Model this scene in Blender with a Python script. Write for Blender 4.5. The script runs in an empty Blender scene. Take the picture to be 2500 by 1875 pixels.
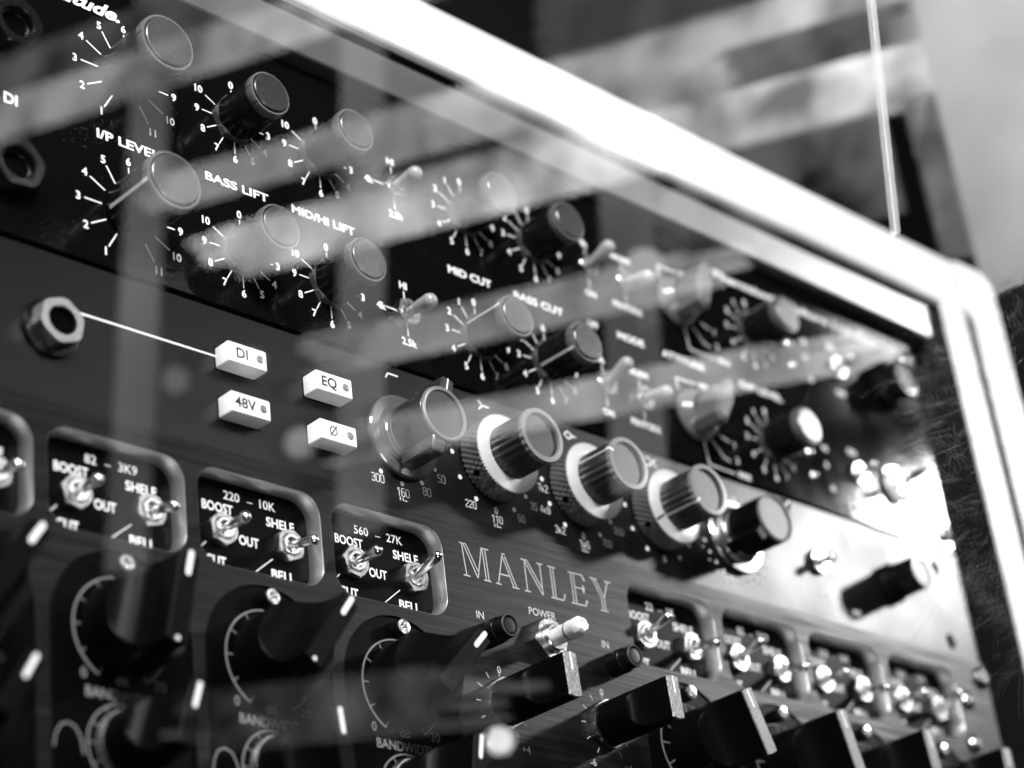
import bpy, math, random
from math import sin, cos, pi, radians, hypot, atan2
from mathutils import Vector, Matrix
from mathutils.geometry import tessellate_polygon

# Panel coordinates used below: millimetres, x right along the rack, y up, z out of the front panels.
MM = 0.001
def W(p): return Vector((p[0]*MM, -p[2]*MM, p[1]*MM))
sc = bpy.context.scene
col = sc.collection
random.seed(7)

# ------------------------------------------------------------------ camera
cam_d = bpy.data.cameras.new('camera'); cam = bpy.data.objects.new('camera', cam_d); col.objects.link(cam)
RX = Vector((0.7109366543, -0.1136689912, 0.6940089582))
RY = Vector((0.2458158639, -0.8844362753, -0.3966699332))
RZ = Vector((0.6588957691, 0.4526056068, -0.6008365253))
right = Vector((RX[0], RY[0], RZ[0]))
def axis(i): return Vector((RX[i], RY[i], RZ[i]))
Rrow = [Vector((0.7109366543, -0.1136689912, 0.6940089582)), Vector((0.2458158639, -0.8844362753, -0.3966699332)), Vector((0.6588957691, 0.4526056068, -0.6008365253))]
def WD(v): return Vector((v[0], -v[2], v[1]))
bx_, by_, bz_ = WD(Rrow[0]), -WD(Rrow[1]), -WD(Rrow[2])
m = Matrix(((bx_[0], by_[0], bz_[0]), (bx_[1], by_[1], bz_[1]), (bx_[2], by_[2], bz_[2]))).to_4x4()
m.translation = W((-441.44, -293.166, 400.848))
cam.matrix_world = m
cam_d.sensor_width = 36.0; cam_d.lens = 5180.37/2500*36.0
cam_d.clip_start = 0.01; cam_d.clip_end = 50
cam_d.dof.use_dof = True; cam_d.dof.focus_distance = 0.603; cam_d.dof.aperture_fstop = 7.9
cam_d.dof.aperture_blades = 0
sc.camera = cam

# ------------------------------------------------------------------ world
world = bpy.data.worlds.new('World'); sc.world = world; world.use_nodes = True
bg = world.node_tree.nodes['Background']; bg.inputs[0].default_value = (1, 1, 1, 1); bg.inputs[1].default_value = 0.008

# ------------------------------------------------------------------ lamps
def area(name, loc, target, sx, sy, power):
    d = bpy.data.lights.new(name, 'AREA'); d.shape = 'RECTANGLE'; d.size = sx*MM; d.size_y = sy*MM; d.energy = power
    o = bpy.data.objects.new(name, d); col.objects.link(o); o.location = W(loc)
    o.rotation_euler = (W(target)-W(loc)).to_track_quat('-Z', 'Y').to_euler(); return o
area('ceiling_lamp', (-430, 380, 800), (0, 0, 0), 240, 240, 15)
area('room_window_light', (1190, 450, 582), (200, 20, 0), 88, 84, 11.5)
area('low_fill', (-420, -560, 720), (0, -60, 0), 200, 240, 1.5)  # fill added from below for undersides and shadowed labels
area('high_left_lamp', (-700, 720, 600), (0, 0, 0), 240, 200, 12)
area('header_fill', (1190, 660, 560), (250, 100, 0), 110, 130, 0.9)  # emitter added to brighten the right end of the header rail

sc.view_settings.view_transform = 'Standard'; sc.view_settings.look = 'None'
sc.view_settings.exposure = 0.0; sc.view_settings.gamma = 1.0
sc.render.engine = 'CYCLES'
try:
    sc.cycles.max_bounces = 10; sc.cycles.transparent_max_bounces = 16; sc.cycles.glossy_bounces = 6
    sc.cycles.sample_clamp_indirect = 6.0
except Exception: pass

# ------------------------------------------------------------------ materials
def mat(name, base=0.5, rough=0.5, metal=0.0, spec=0.5, noise=None, bump=None, trans=0.0, coat=0.0, ior=1.45, aniso=None, roughvar=None):
    mt = bpy.data.materials.new(name); mt.use_nodes = True; nt = mt.node_tree; b = nt.nodes['Principled BSDF']
    b.inputs['Base Color'].default_value = (base, base, base, 1); b.inputs['Roughness'].default_value = rough
    b.inputs['Metallic'].default_value = metal; b.inputs['Specular IOR Level'].default_value = spec
    b.inputs['IOR'].default_value = ior; b.inputs['Transmission Weight'].default_value = trans
    b.inputs['Coat Weight'].default_value = coat; b.inputs['Coat Roughness'].default_value = 0.05
    tc = nt.nodes.new('ShaderNodeTexCoord')
    def nz(scale, detail=3.0, stretch=(1, 1, 1)):
        mp = nt.nodes.new('ShaderNodeMapping'); mp.inputs['Scale'].default_value = stretch
        n = nt.nodes.new('ShaderNodeTexNoise'); n.inputs['Scale'].default_value = scale; n.inputs['Detail'].default_value = detail
        nt.links.new(tc.outputs['Object'], mp.inputs['Vector']); nt.links.new(mp.outputs['Vector'], n.inputs['Vector']); return n
    if noise:
        scale, amt, stretch = noise
        n = nz(scale, 4.0, stretch); r = nt.nodes.new('ShaderNodeMapRange')
        r.inputs['From Min'].default_value = 0.3; r.inputs['From Max'].default_value = 0.7
        r.inputs['To Min'].default_value = base*(1-amt); r.inputs['To Max'].default_value = base*(1+amt)
        nt.links.new(n.outputs['Fac'], r.inputs['Value']); nt.links.new(r.outputs['Result'], b.inputs['Base Color'])
    if roughvar:
        scale, amt, stretch = roughvar
        n = nz(scale, 5.0, stretch); r = nt.nodes.new('ShaderNodeMapRange')
        r.inputs['From Min'].default_value = 0.3; r.inputs['From Max'].default_value = 0.7
        r.inputs['To Min'].default_value = max(0.01, rough-amt); r.inputs['To Max'].default_value = rough+amt
        nt.links.new(n.outputs['Fac'], r.inputs['Value']); nt.links.new(r.outputs['Result'], b.inputs['Roughness'])
    if bump:
        scale, strength, stretch = bump
        n = nz(scale, 2.0, stretch); bp = nt.nodes.new('ShaderNodeBump'); bp.inputs['Strength'].default_value = strength
        bp.inputs['Distance'].default_value = 0.0002
        nt.links.new(n.outputs['Fac'], bp.inputs['Height']); nt.links.new(bp.outputs['Normal'], b.inputs['Normal'])
    return mt
def emis(name, strength, var=None):
    mt = bpy.data.materials.new(name); mt.use_nodes = True; nt = mt.node_tree; nt.nodes.clear()
    o = nt.nodes.new('ShaderNodeOutputMaterial'); e = nt.nodes.new('ShaderNodeEmission'); e.inputs['Strength'].default_value = strength
    nt.links.new(e.outputs[0], o.inputs[0])
    if var:
        tc = nt.nodes.new('ShaderNodeTexCoord'); n = nt.nodes.new('ShaderNodeTexNoise'); n.inputs['Scale'].default_value = var[0]
        r = nt.nodes.new('ShaderNodeMapRange'); r.inputs['From Min'].default_value = 0.3; r.inputs['From Max'].default_value = 0.7
        r.inputs['To Min'].default_value = strength*(1-var[1]); r.inputs['To Max'].default_value = strength*(1+var[1])
        nt.links.new(tc.outputs['Object'], n.inputs['Vector']); nt.links.new(n.outputs['Fac'], r.inputs['Value']); nt.links.new(r.outputs['Result'], e.inputs['Strength'])
    return mt
ONE = (1, 1, 1)
M_GLOSS = mat('gloss_black_paint', 0.0025, 0.07, spec=0.17, roughvar=(60, 0.025, ONE), bump=(700, 0.11, ONE))
M_GREY = mat('satin_grey_paint', 0.004, 0.31, spec=0.34, noise=(25, 0.15, ONE), roughvar=(30, 0.05, ONE), bump=(2500, 0.12, ONE))
M_BRUSH = mat('brushed_dark_metal', 0.016, 0.38, metal=0.8, noise=(40, 0.5, (0.6, 3, 14)), bump=(130, 0.5, (0.25, 3, 14)), roughvar=(70, 0.08, (0.4, 2, 10)))
M_WALLM = mat('milled_pocket_metal', 0.62, 0.36, metal=0.92, bump=(300, 0.2, (1, 1, 0.2)))
M_PLATE = mat('black_anodised_plate', 0.0012, 0.36, spec=0.04, noise=(60, 0.3, ONE), bump=(1200, 0.1, ONE))
M_PRINT = mat('white_print', 0.80, 0.6)
M_PRINTG = mat('grey_print', 0.22, 0.6)
M_PRINTL = mat('light_grey_print', 0.5, 0.6)
M_CHROME = mat('chrome', 0.85, 0.20, metal=1.0, bump=(500, 0.15, ONE))
M_NICKEL = mat('worn_nickel', 0.55, 0.26, metal=1.0, noise=(300, 0.25, ONE), bump=(700, 0.3, ONE))
M_BLACK = mat('black_knob_plastic', 0.004, 0.26, spec=0.25, roughvar=(80, 0.06, ONE))
M_BLACKM = mat('matt_black_knob', 0.002, 0.33, spec=0.055)
M_SMOKE = mat('smoky_collar_plastic', 0.10, 0.12, metal=0.35, spec=0.8)
M_CAP = mat('satin_cap_metal', 0.17, 0.28, metal=0.93, bump=(2600, 0.35, ONE), noise=(900, 0.15, ONE))
M_CAPD = mat('dark_satin_cap', 0.07, 0.38, metal=0.8, bump=(2600, 0.3, ONE))
M_NEVEW = mat('mid_grey_knob_plastic', 0.032, 0.26, coat=0.2)
M_RIM = mat('cap_rim_plastic', 0.09, 0.38)
M_SILVER = mat('silver_bevel_metal', 0.78, 0.38, metal=0.55, bump=(1500, 0.1, ONE))
M_KNURL = mat('black_knurled_metal', 0.22, 0.30, metal=0.7)
M_NEVEK = mat('grey_knob_plastic', 0.022, 0.28, coat=0.3)
M_NEVER = mat('grey_knob_rim', 0.15, 0.36)
M_CLEAR = mat('clear_skirt_plastic', 0.13, 0.10, metal=0.4, spec=1.0)
M_BTN = mat('white_button_plastic', 0.80, 0.38)
M_LENS = mat('frosted_lamp_lens', 0.16, 0.25, bump=(1200, 0.3, ONE))
M_INK = mat('black_ink', 0.01, 0.5)
M_SPECK = mat('speckled_knob_face', 0.16, 0.42, metal=0.7, noise=(2200, 0.7, ONE), bump=(2200, 0.6, ONE))
M_HOLE = mat('black_hole', 0.002, 0.9, spec=0.0)
M_DARK = mat('rack_black', 0.004, 0.7, spec=0.2)
M_FRAME = mat('pale_frame_wood', 0.68, 0.42, noise=(24, 0.22, (0.4, 9, 9)), bump=(60, 0.1, (0.3, 8, 8)))
M_STRIP = mat('satin_rack_rail', 0.60, 0.33, metal=1.0, noise=(12, 0.12, ONE))
M_SLEEVE = mat('taped_sleeve', 0.74, 0.6, noise=(500, 0.12, ONE), bump=(500, 0.8, ONE))
M_BAT = mat('smoky_lever_plastic', 0.30, 0.16, coat=0.6)
M_CHICK = mat('milky_selector_plastic', 0.13, 0.25, coat=0.5)
M_JACK = mat('dull_jack_nut', 0.5, 0.17, metal=1.0, bump=(300, 0.2, ONE))
M_DUST = mat('dust', 0.5, 0.9)
M_FUR = mat('hair_strand', 0.8, 0.55)
M_WALLD = mat('dark_wall_paint', 0.015, 0.8)

# ------------------------------------------------------------------ mesh helper
class MB:
    def __init__(s): s.v = []; s.f = []; s.sm = []
    def add(s, vs, fs, smooth=False):
        o = len(s.v); s.v += [tuple(v) for v in vs]; s.f += [tuple(o+i for i in f) for f in fs]; s.sm += [smooth]*len(fs); return s
    def merge(s, o, dx=0, dy=0, dz=0, rot=0, sx=1, sy=1):
        c, q = cos(rot), sin(rot)
        s.add([(dx+(x*sx)*c-(y*sy)*q, dy+(x*sx)*q+(y*sy)*c, dz+z) for x, y, z in o.v], o.f); s.sm[-len(o.f):] = o.sm if o.f else []; return s
    def lathe(s, prof, seg=32, cx=0, cy=0, smooth=True, rmod=None, a0=0.0):
        # prof: (r, z) from bottom outwards to the top; r==0 closes
        vs = []; fs = []; rings = []
        for r, z in prof:
            if r <= 1e-6: rings.append([len(vs)]); vs.append((cx, cy, z))
            else:
                ring = []
                for i in range(seg):
                    a = a0+2*pi*i/seg; rr = r*(rmod(i, z) if rmod else 1); ring.append(len(vs)); vs.append((cx+rr*cos(a), cy+rr*sin(a), z))
                rings.append(ring)
        for A, B in zip(rings, rings[1:]):
            for i in range(seg):
                j = (i+1) % seg
                if len(A) == 1 and len(B) == 1: break
                if len(A) == 1: fs.append((A[0], B[i], B[j])[::-1])
                elif len(B) == 1: fs.append((A[i], A[j], B[0]))
                else: fs.append((A[i], A[j], B[j], B[i]))
        return s.add(vs, fs, smooth)
    def prism(s, pts, z0, z1, ch=0.0, smooth=False, bottom=False):
        # pts counter-clockwise; chamfer on the top edge
        n = len(pts); rings = [(pts, z0)]
        if ch > 0:
            rings.append((pts, z1-ch))
            ins = []
            for i in range(n):
                p0, p, p1 = pts[i-1], pts[i], pts[(i+1) % n]
                d0 = Vector((p[0]-p0[0], p[1]-p0[1])).normalized(); d1 = Vector((p1[0]-p[0], p1[1]-p[1])).normalized()
                n0 = Vector((-d0[1], d0[0])); n1 = Vector((-d1[1], d1[0])); b = (n0+n1); k = max(0.3, b.dot(n0)); b = b/k
                ins.append((p[0]+b[0]*ch, p[1]+b[1]*ch))
            rings.append((ins, z1))
        else: rings.append((pts, z1))
        vs = []; fs = []
        for P, z in rings: vs += [(x, y, z) for x, y in P]
        for k in range(len(rings)-1):
            for i in range(n):
                j = (i+1) % n; fs.append((k*n+i, k*n+j, (k+1)*n+j, (k+1)*n+i))
        s.add(vs, fs, smooth)
        top = rings[-1][0]; s.cap(top, z1)
        if bottom: s.cap(list(reversed(pts)), z0)
        return s
    def cap(s, pts, z, holes=()):
        loops = [[Vector((x, y, 0)) for x, y in pts]]+[[Vector((x, y, 0)) for x, y in h] for h in holes]
        allp = [p for l in loops for p in l]
        if not holes and len(pts) <= 4: tris = [tuple(range(len(pts)))]
        else: tris = tessellate_polygon(loops)
        vs = [(p[0], p[1], z) for p in allp]; fs = []
        for t in tris:
            t = tuple(t)
            if len(t) == 3:
                a, b, c = (allp[i] for i in t)
                if (b-a).cross(c-a).z < 0: t = t[::-1]
            fs.append(t)
        return s.add(vs, fs)
    def box(s, x0, x1, y0, y1, z0, z1, ch=0.0, bottom=False): return s.prism([(x0, y0), (x1, y0), (x1, y1), (x0, y1)], z0, z1, ch, bottom=bottom)
    def tube(s, p0, p1, r0, r1, seg=16, dome=True):
        a = Vector(p0); b = Vector(p1); d = (b-a); L = d.length; q = Vector((0, 0, 1)).rotation_difference(d.normalized())
        prof = [(0, 0), (r0, 0), (r1, L-(r1 if dome else 0))]
        if dome: prof += [(r1*cos(t), L-r1+r1*sin(t)) for t in (0.4, 0.8, 1.2)]+[(0, L)]
        else: prof += [(0, L)]
        t = MB(); t.lathe(prof, seg)
        vs = [tuple(a+q @ Vector(v)) for v in t.v]; return s.add(vs, t.f, True)
    def ribbon(s, pts, w, z=0.0, joints=True):
        for (x0, y0), (x1, y1) in zip(pts, pts[1:]):
            L = hypot(x1-x0, y1-y0)
            if L < 1e-6: continue
            nx, ny = -(y1-y0)/L*w/2, (x1-x0)/L*w/2
            s.add([(x0-nx, y0-ny, z), (x1-nx, y1-ny, z), (x1+nx, y1+ny, z), (x0+nx, y0+ny, z)], [(0, 1, 2, 3)])
        if joints:
            for i, (x, y) in enumerate(pts):
                zz = z+0.004*(1+i % 2)
                s.add([(x+w/2*cos(t*pi/4), y+w/2*sin(t*pi/4), zz) for t in range(8)], [tuple(range(8))])
        return s
    def dot(s, x, y, r, z=0.0): return s.add([(x+r*cos(t*pi/8), y+r*sin(t*pi/8), z) for t in range(16)], [tuple(range(16))])
    def mesh(s, name, angle=35):
        me = bpy.data.meshes.new(name); me.from_pydata([tuple(W(v)) for v in s.v], [], s.f)
        me.polygons.foreach_set('use_smooth', s.sm); me.update()
        if any(s.sm): me.set_sharp_from_angle(angle=radians(angle))
        return me

def obj(name, me, mt=None, parent=None, loc=(0, 0, 0), rot=0.0, label=None):
    if isinstance(me, MB): me = me.mesh(name)
    if mt and not me.materials: me.materials.append(mt)
    o = bpy.data.objects.new(name, me); col.objects.link(o); o.location = W(loc); o.rotation_euler = (0, -rot, 0)
    if parent: o.parent = parent
    if label: o['label'] = label
    return o
def empty(name, loc=(0, 0, 0), parent=None, rot=0.0):
    o = bpy.data.objects.new(name, None); col.objects.link(o); o.location = W(loc); o.rotation_euler = (0, -rot, 0)
    o.empty_display_size = 0.01
    if parent: o.parent = parent
    return o
def thing(o, label, cat, group=None, kind=None):
    o['label'] = label; o['category'] = cat
    if group: o['group'] = group
    if kind: o['kind'] = kind
    return o
def struct(o, label=None):
    o['kind'] = 'structure'
    if label: o['label'] = label
    return o
def rrect(x0, x1, y0, y1, r, seg=8):
    pts = []
    for cx, cy, a in ((x1-r, y1-r, 0), (x0+r, y1-r, 90), (x0+r, y0+r, 180), (x1-r, y0+r, 270)):
        for i in range(seg+1): t = radians(a+90*i/seg); pts.append((cx+r*cos(t), cy+r*sin(t)))
    return pts
def circle(cx, cy, r, n=32, a0=0): return [(cx+r*cos(a0+2*pi*i/n), cy+r*sin(a0+2*pi*i/n)) for i in range(n)]

# ------------------------------------------------------------------ lettering (built-in typeface, and a monoline one)
_tc = {}
def glyphs(s, bold=0.0, shear=0.0, space=1.0):
    key = (s, bold, shear, space)
    if key in _tc: return _tc[key]
    cu = bpy.data.curves.new('t', 'FONT'); cu.body = s; cu.size = 1; cu.offset = bold; cu.shear = shear; cu.space_character = space
    cu.resolution_u = 3; cu.fill_mode = 'FRONT'
    o = bpy.data.objects.new('t', cu); col.objects.link(o); bpy.context.view_layer.update()
    me = o.to_mesh(); mb = MB(); mb.add([(v.co.x, v.co.y, 0) for v in me.vertices], [tuple(p.vertices) for p in me.polygons])
    o.to_mesh_clear(); bpy.data.objects.remove(o); bpy.data.curves.remove(cu); _tc[key] = mb; return mb
_H = glyphs('H'); CAPH = max(v[1] for v in _H.v)
def text(mb, s, x, y, cap, w=None, align='c', bold=0.018, shear=0.0, rot=0.0, space=1.0, z=0.0):
    # (x, y) = horizontal anchor and vertical centre of the capitals
    g = glyphs(s, bold, shear, space)
    if not g.v: return
    x0 = min(v[0] for v in g.v); x1 = max(v[0] for v in g.v); k = cap/CAPH; kx = (w/(x1-x0)) if w else k
    ox = {'c': -(x0+x1)/2, 'l': -x0, 'r': -x1}[align]
    c, q = cos(rot), sin(rot)
    vs = []
    for vx, vy, _ in g.v:
        a = (vx+ox)*kx; b = vy*k-cap/2; vs.append((x+a*c-b*q, y+a*q+b*c, z))
    mb.add(vs, g.f)
R_ = 0.28
MONO = {'0': [[(R_, 0), (1-R_, 0), (1, R_), (1, 2-R_), (1-R_, 2), (R_, 2), (0, 2-R_), (0, R_), (R_, 0)]],
 '1': [[(0.15, 1.6), (0.6, 2), (0.6, 0)]],
 '2': [[(0, 1.7), (R_, 2), (1-R_, 2), (1, 1.7), (1, 1.3), (0, 0.35), (0, 0), (1, 0)]],
 '3': [[(0, 1.75), (R_, 2), (1-R_, 2), (1, 1.7), (1, 1.3), (0.7, 1.05), (0.35, 1.05)], [(0.7, 1.05), (1, 0.8), (1, 0.3), (1-R_, 0), (R_, 0), (0, 0.25)]],
 '4': [[(0.75, 0), (0.75, 2), (0, 0.55), (1, 0.55)]],
 '5': [[(1, 2), (0.05, 2), (0, 1.15), (1-R_, 1.15), (1, 0.9), (1, 0.28), (1-R_, 0), (R_, 0), (0, 0.2)]],
 '6': [[(0.9, 2), (R_, 2), (0, 1.7), (0, R_), (R_, 0), (1-R_, 0), (1, R_), (1, 0.85), (1-R_, 1.12), (0, 1.12)]],
 '7': [[(0, 2), (1, 2), (0.4, 0)]],
 '8': [[(R_, 1.07), (0, 1.3), (0, 1.75), (R_, 2), (1-R_, 2), (1, 1.75), (1, 1.3), (1-R_, 1.07), (R_, 1.07), (0, 0.8), (0, R_), (R_, 0), (1-R_, 0), (1, R_), (1, 0.8), (1-R_, 1.07)]],
 '9': [[(0.1, 0), (1-R_, 0), (1, 0.3), (1, 1.72), (1-R_, 2), (R_, 2), (0, 1.72), (0, 1.15), (R_, 0.9), (1, 0.9)]],
 'H': [[(0, 0), (0, 2)], [(1, 0), (1, 2)], [(0, 1), (1, 1)]], 'z': [[(0, 1.3), (0.8, 1.3), (0, 0), (0.8, 0)]],
 'k': [[(0.1, 0), (0.1, 1.5)], [(0.7, 1.1), (0.15, 0.5), (0.75, 0)]]}
def mono(mb, s, x, y, h, w, lw, z=0.0, pitch=1.35):
    tot = (len(s)-1)*w*pitch+w
    for i, ch in enumerate(s):
        for st in MONO.get(ch, []): mb.ribbon([(x-tot/2+i*w*pitch+px*w, y-h/2+py*h/2) for px, py in st], lw, z)
def polar(cx, cy, r, deg): return (cx+r*cos(radians(deg)), cy+r*sin(radians(deg)))
def tick(mb, cx, cy, r0, r1, deg, w, z=0.0): mb.ribbon([polar(cx, cy, r0, deg), polar(cx, cy, r1, deg)], w, z)

PX0, PX1 = -244.3, 238.2          # rack panel ends
def emit(pr, parent, mt=None, name='printed_scale'):
    if pr.v: obj(name, pr, mt or M_PRINT, parent, (0, 0, ZP))
    return MB()
ZP = 0.06                         # print stands this far off a panel

# ------------------------------------------------------------------ shared small hardware
def hexpts(r, a0=0.0): return [(r*cos(a0+i*pi/3), r*sin(a0+i*pi/3)) for i in range(6)]
def mesh_nut(r, h, hole, a0=0.3, chf=0.90):
    b = MB(); n = 48; out = []
    for i in range(n):
        a = 2*pi*i/n; t = ((a-a0) % (pi/3))-pi/6; out.append((r*cos(pi/6)/cos(t)*cos(a), r*cos(pi/6)/cos(t)*sin(a)))
    inn = circle(0, 0, hole, n); rr = r*chf; mid = [(min(1, rr/hypot(x, y))*x, min(1, rr/hypot(x, y))*y) for x, y in out]
    rings = [(out, 0), (out, h*0.82), (mid, h), (circle(0, 0, hole*1.08, n), h), (inn, h*0.9), (inn, 0)]
    vs = [(x, y, z) for P, z in rings for x, y in P]; fs = []
    for k in range(len(rings)-1):
        for i in range(n): j = (i+1) % n; fs.append((k*n+i, k*n+j, (k+1)*n+j, (k+1)*n+i))
    b.add(vs, fs, True); return b.mesh('nut', 25)
NUT = mesh_nut(4.9, 2.3, 3.1); NUT.materials.append(M_NICKEL)
def toggle(parent, x, y, z, tilt=(0, 0), lever='metal', length=12.6, nut=NUT, name='toggle_switch', rot=0.0):
    b = MB(); b.lathe([(2.95, 0), (2.95, 2.6), (2.75, 2.9), (2.1, 2.9), (2.0, 1.6), (0, 1.5)], 28)
    t = obj(name, b, M_CHROME, parent, (x, y, z))
    obj('nut', nut, None, t, (0, 0, 0), rot+random.uniform(-0.25, 0.25))
    lv = MB(); tip = (tilt[0]+random.uniform(-0.35, 0.35), tilt[1]+random.uniform(-0.35, 0.35), length)
    if lever == 'metal': lv.tube((0, 0, 1.4), tip, 1.05, 1.6, 18)
    else: lv.tube((0, 0, 1.4), tip, 1.4, 2.5, 20)
    obj('lever', lv, M_CHROME if lever == 'metal' else M_BAT, t)
    return t

# ================================================================== 1. glossy black preamplifier, top
pre = empty('rack_preamp')
thing(pre, 'glossy black rack preamplifier with two rows of round capped knobs, topmost unit', 'preamp')
b = MB(); b.box(PX0, PX1, 1.7, 106, -3, 0, 0.35, bottom=True)
pp = obj('front_panel', b, M_GLOSS, pre)
RC = (66.3, 21.1)                 # centre heights of the two channel rows

def mesh_pre_knob(r, h):
    n = 96
    body = MB(); body.lathe([(r*0.97, 1.0), (r, 2.5), (r, h-3.4), (r*0.985, h-3.2)], 48)
    # notched crown
    def rm(i, z): return 0.93 if (i % 12) in (0,) and z > h-3.3 else 1.0
    body.lathe([(r*0.985, h-3.2), (r*1.0, h-3.1), (r*1.0, h-0.7), (r*0.97, h-0.35), (r*0.90, h-0.3), (r*0.88, h-0.9), (0, h-0.9)], n, rmod=rm)
    cap = MB(); cap.lathe([(r*0.86, h-1.0), (r*0.86, h+0.05), (r*0.83, h+0.3), (0, h+0.35)], 64)
    return body.mesh('knob'), cap.mesh('cap')
KB, CB = mesh_pre_knob(8.8, 20.6); KS, CS = mesh_pre_knob(7.1, 18.0)
for me, mt in ((KB, M_BLACK), (KS, M_BLACK), (CB, M_CAP), (CS, M_CAP)): me.materials.append(mt)
# crown edge of the knob in lighter plastic
def mesh_crown(r, h):
    c = MB(); n = 120
    def rm(i, z): return 0.965 if (i % 15) == 0 else 1.0
    c.lathe([(r*1.005, h-3.0), (r*1.012, h-2.9), (r*1.012, h-0.8), (r*0.985, h-0.35), (r*0.91, h-0.28)], n, rmod=rm); return c.mesh('crown')
CRB, CRS = mesh_crown(8.8, 20.6), mesh_crown(7.1, 18.0); CRB.materials.append(M_RIM); CRS.materials.append(M_RIM)
cl = MB(); pts = [(8.1*cos(radians(a)), 8.1*sin(radians(a))) for a in (55, 115, 175, 235, 295, 355)]
cl.prism(pts, 0.05, 2.4, 0.5); COLLAR = cl.mesh('collar'); COLLAR.materials.append(M_SMOKE)
def pre_knob(x, y, big=False, pointer=None):
    k = obj('knob', KB if big else KS, None, pre, (x, y, 0)); r, h = (8.8, 20.6) if big else (7.1, 18.0)
    obj('cap', CB if big else CS, None, k); obj('crown', CRB if big else CRS, None, k)
    if not big: obj('collar', COLLAR, None, k)
    if pointer is not None:
        p = MB(); a = radians(pointer); w = 0.55 if big else 0.42
        def at(rr, off, z): return (rr*cos(a)-off*sin(a), rr*sin(a)+off*cos(a), z)
        rr = r*1.013+0.08; r2 = r+0.06
        p.add([at(r2, -w, 2.6), at(r2, w, 2.6), at(r2, w, h-3.1), at(r2, -w, h-3.1)], [(0, 1, 2, 3), (3, 2, 1, 0)])
        p.add([at(rr, -w, h-3.1), at(rr, w, h-3.1), at(rr, w, h-0.6), at(rr, -w, h-0.6)], [(0, 1, 2, 3)])
        obj('pointer_line', p, M_PRINT, k)
    return k
NUT_P = mesh_nut(4.9, 2.0, 3.1); NUT_P.materials.append(M_CHROME)
for ri, y0 in enumerate(RC):
    pr = MB()
    # input level scale, 1 to 11 clockwise from lower left
    cx = -146.1
    for i in range(1, 12):
        a = 270-30*i
        if i: tick(pr, cx, y0, 9.4, 14.7, a, 0.42)
        px, py = polar(cx, y0, 16.8 if i < 10 else 17.6, a)
        text(pr, str(i), px, py, 2.35, bold=0.028)
    for cx in (-108.0, -75.6):    # 0 at the top, clockwise
        pr = emit(pr, pre)
        for i in range(11):
            a = 90-30*i; tick(pr, cx, y0, 7.4, 11.2, a, 0.34)
            px, py = polar(cx, y0, 13.1 if i < 10 else 14.0, a); text(pr, str(i), px, py, 2.3, bold=0.03)
    for cx in (-14.9, 16.3, 130.3):   # counter-clockwise
        pr = emit(pr, pre)
        for i in range(11):
            a = 90+30*i; tick(pr, cx, y0, 7.0, 11.2, a, 0.34)
            px, py = polar(cx, y0, 13.2, a); text(pr, str(i), px, py, 2.3, bold=0.03)
    # high lift switch
    pr = emit(pr, pre)
    cx = -45.3
    for s_, px, py in (('HI', cx, y0+9.6), ('4k', cx-9.9, y0-0.4), ('2.5k', cx+0.3, y0-10.2)): text(pr, s_, px, py, 2.35, bold=0.028)
    pr.ribbon([(cx, y0+7.5), (cx, y0+4.6)], 0.4); pr.ribbon([(cx-7.9, y0-0.2), (cx-4.2, y0-0.2)], 0.4); pr.ribbon([(cx+0.1, y0-4.0), (cx+0.1, y0-8.0)], 0.4)
    pr = emit(pr, pre)
    cx = 43.2
    for s_, px, py in (('9k', cx, y0+9.4), ('ON', cx, y0-10.4)): text(pr, s_, px, py, 2.3, bold=0.035)
    pr.ribbon([(cx, y0+7.2), (cx, y0+4.4)], 0.4); pr.ribbon([(cx, y0-4.0), (cx, y0-8.0)], 0.4)
    pr = emit(pr, pre)
    cx = 61.6
    for s_, px, py in (('NORM', cx, y0+9.4), ('PENTODE', cx, y0-10.4)): text(pr, s_, px, py, 2.3, bold=0.035)
    pr.ribbon([(cx, y0+7.2), (cx, y0+4.4)], 0.4); pr.ribbon([(cx, y0-4.0), (cx, y0-8.0)], 0.4)
    pr = emit(pr, pre)
    # attitude selector brackets
    pr.ribbon([(91.6, y0-8.5), (92.6, y0-17.2), (106.2, y0-17.5)], 0.55); pr.ribbon([(96.6, y0-7.2), (101.3, y0-12.3), (104.8, y0-13.1)], 0.5)
    pr.ribbon([(102.1, y0-4.1), (106.0, y0-5.3)], 0.5); pr.ribbon([(101.0, y0+4.5), (103.0, y0+8.0), (106, y0+9)], 0.5); pr.ribbon([(82.0, y0+9.0), (82.0, y0+13.5), (92.5, y0+13.8)], 0.55)
    for s_, px, py in (('MAX', 111.6, y0-17.2), ('2', 108.9, y0-11.8), ('1', 108.7, y0-5.8), ('0', 109.2, y0+9.5), ('MIN', 97.0, y0+14.0)): text(pr, s_, px, py, 2.2, bold=0.035)
    pr = emit(pr, pre)
    for s_, px, py in (('+6', 163.7, y0+6.9), ('0', 163.0, y0-0.3), ('-6', 163.9, y0-9.3), ('ON', 181.0, y0+9.5), ('OFF', 182.2, y0-10.6)): text(pr, s_, px, py, 2.3, bold=0.045)
    obj('printed_scale', pr, M_PRINT, pre, (0, 0, ZP))
    pre_knob(-146.1, y0, True, 195 if ri else None)
    pre_knob(-108.0, y0); pre_knob(-75.6, y0)
    pre_knob(-14.9, y0, pointer=160 if ri else None); pre_knob(16.3, y0, pointer=208 if ri else None); pre_knob(130.3, y0, pointer=None if ri else 130)
    toggle(pre, -45.3, y0-0.3, 0, (0, -0.4), 'bat', 13, NUT_P); toggle(pre, 43.0, y0, 0, (0, 3.4), 'bat', 13, NUT_P); toggle(pre, 61.5, y0-0.4, 0, (0, -3.0), 'bat', 13, NUT_P)
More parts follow.
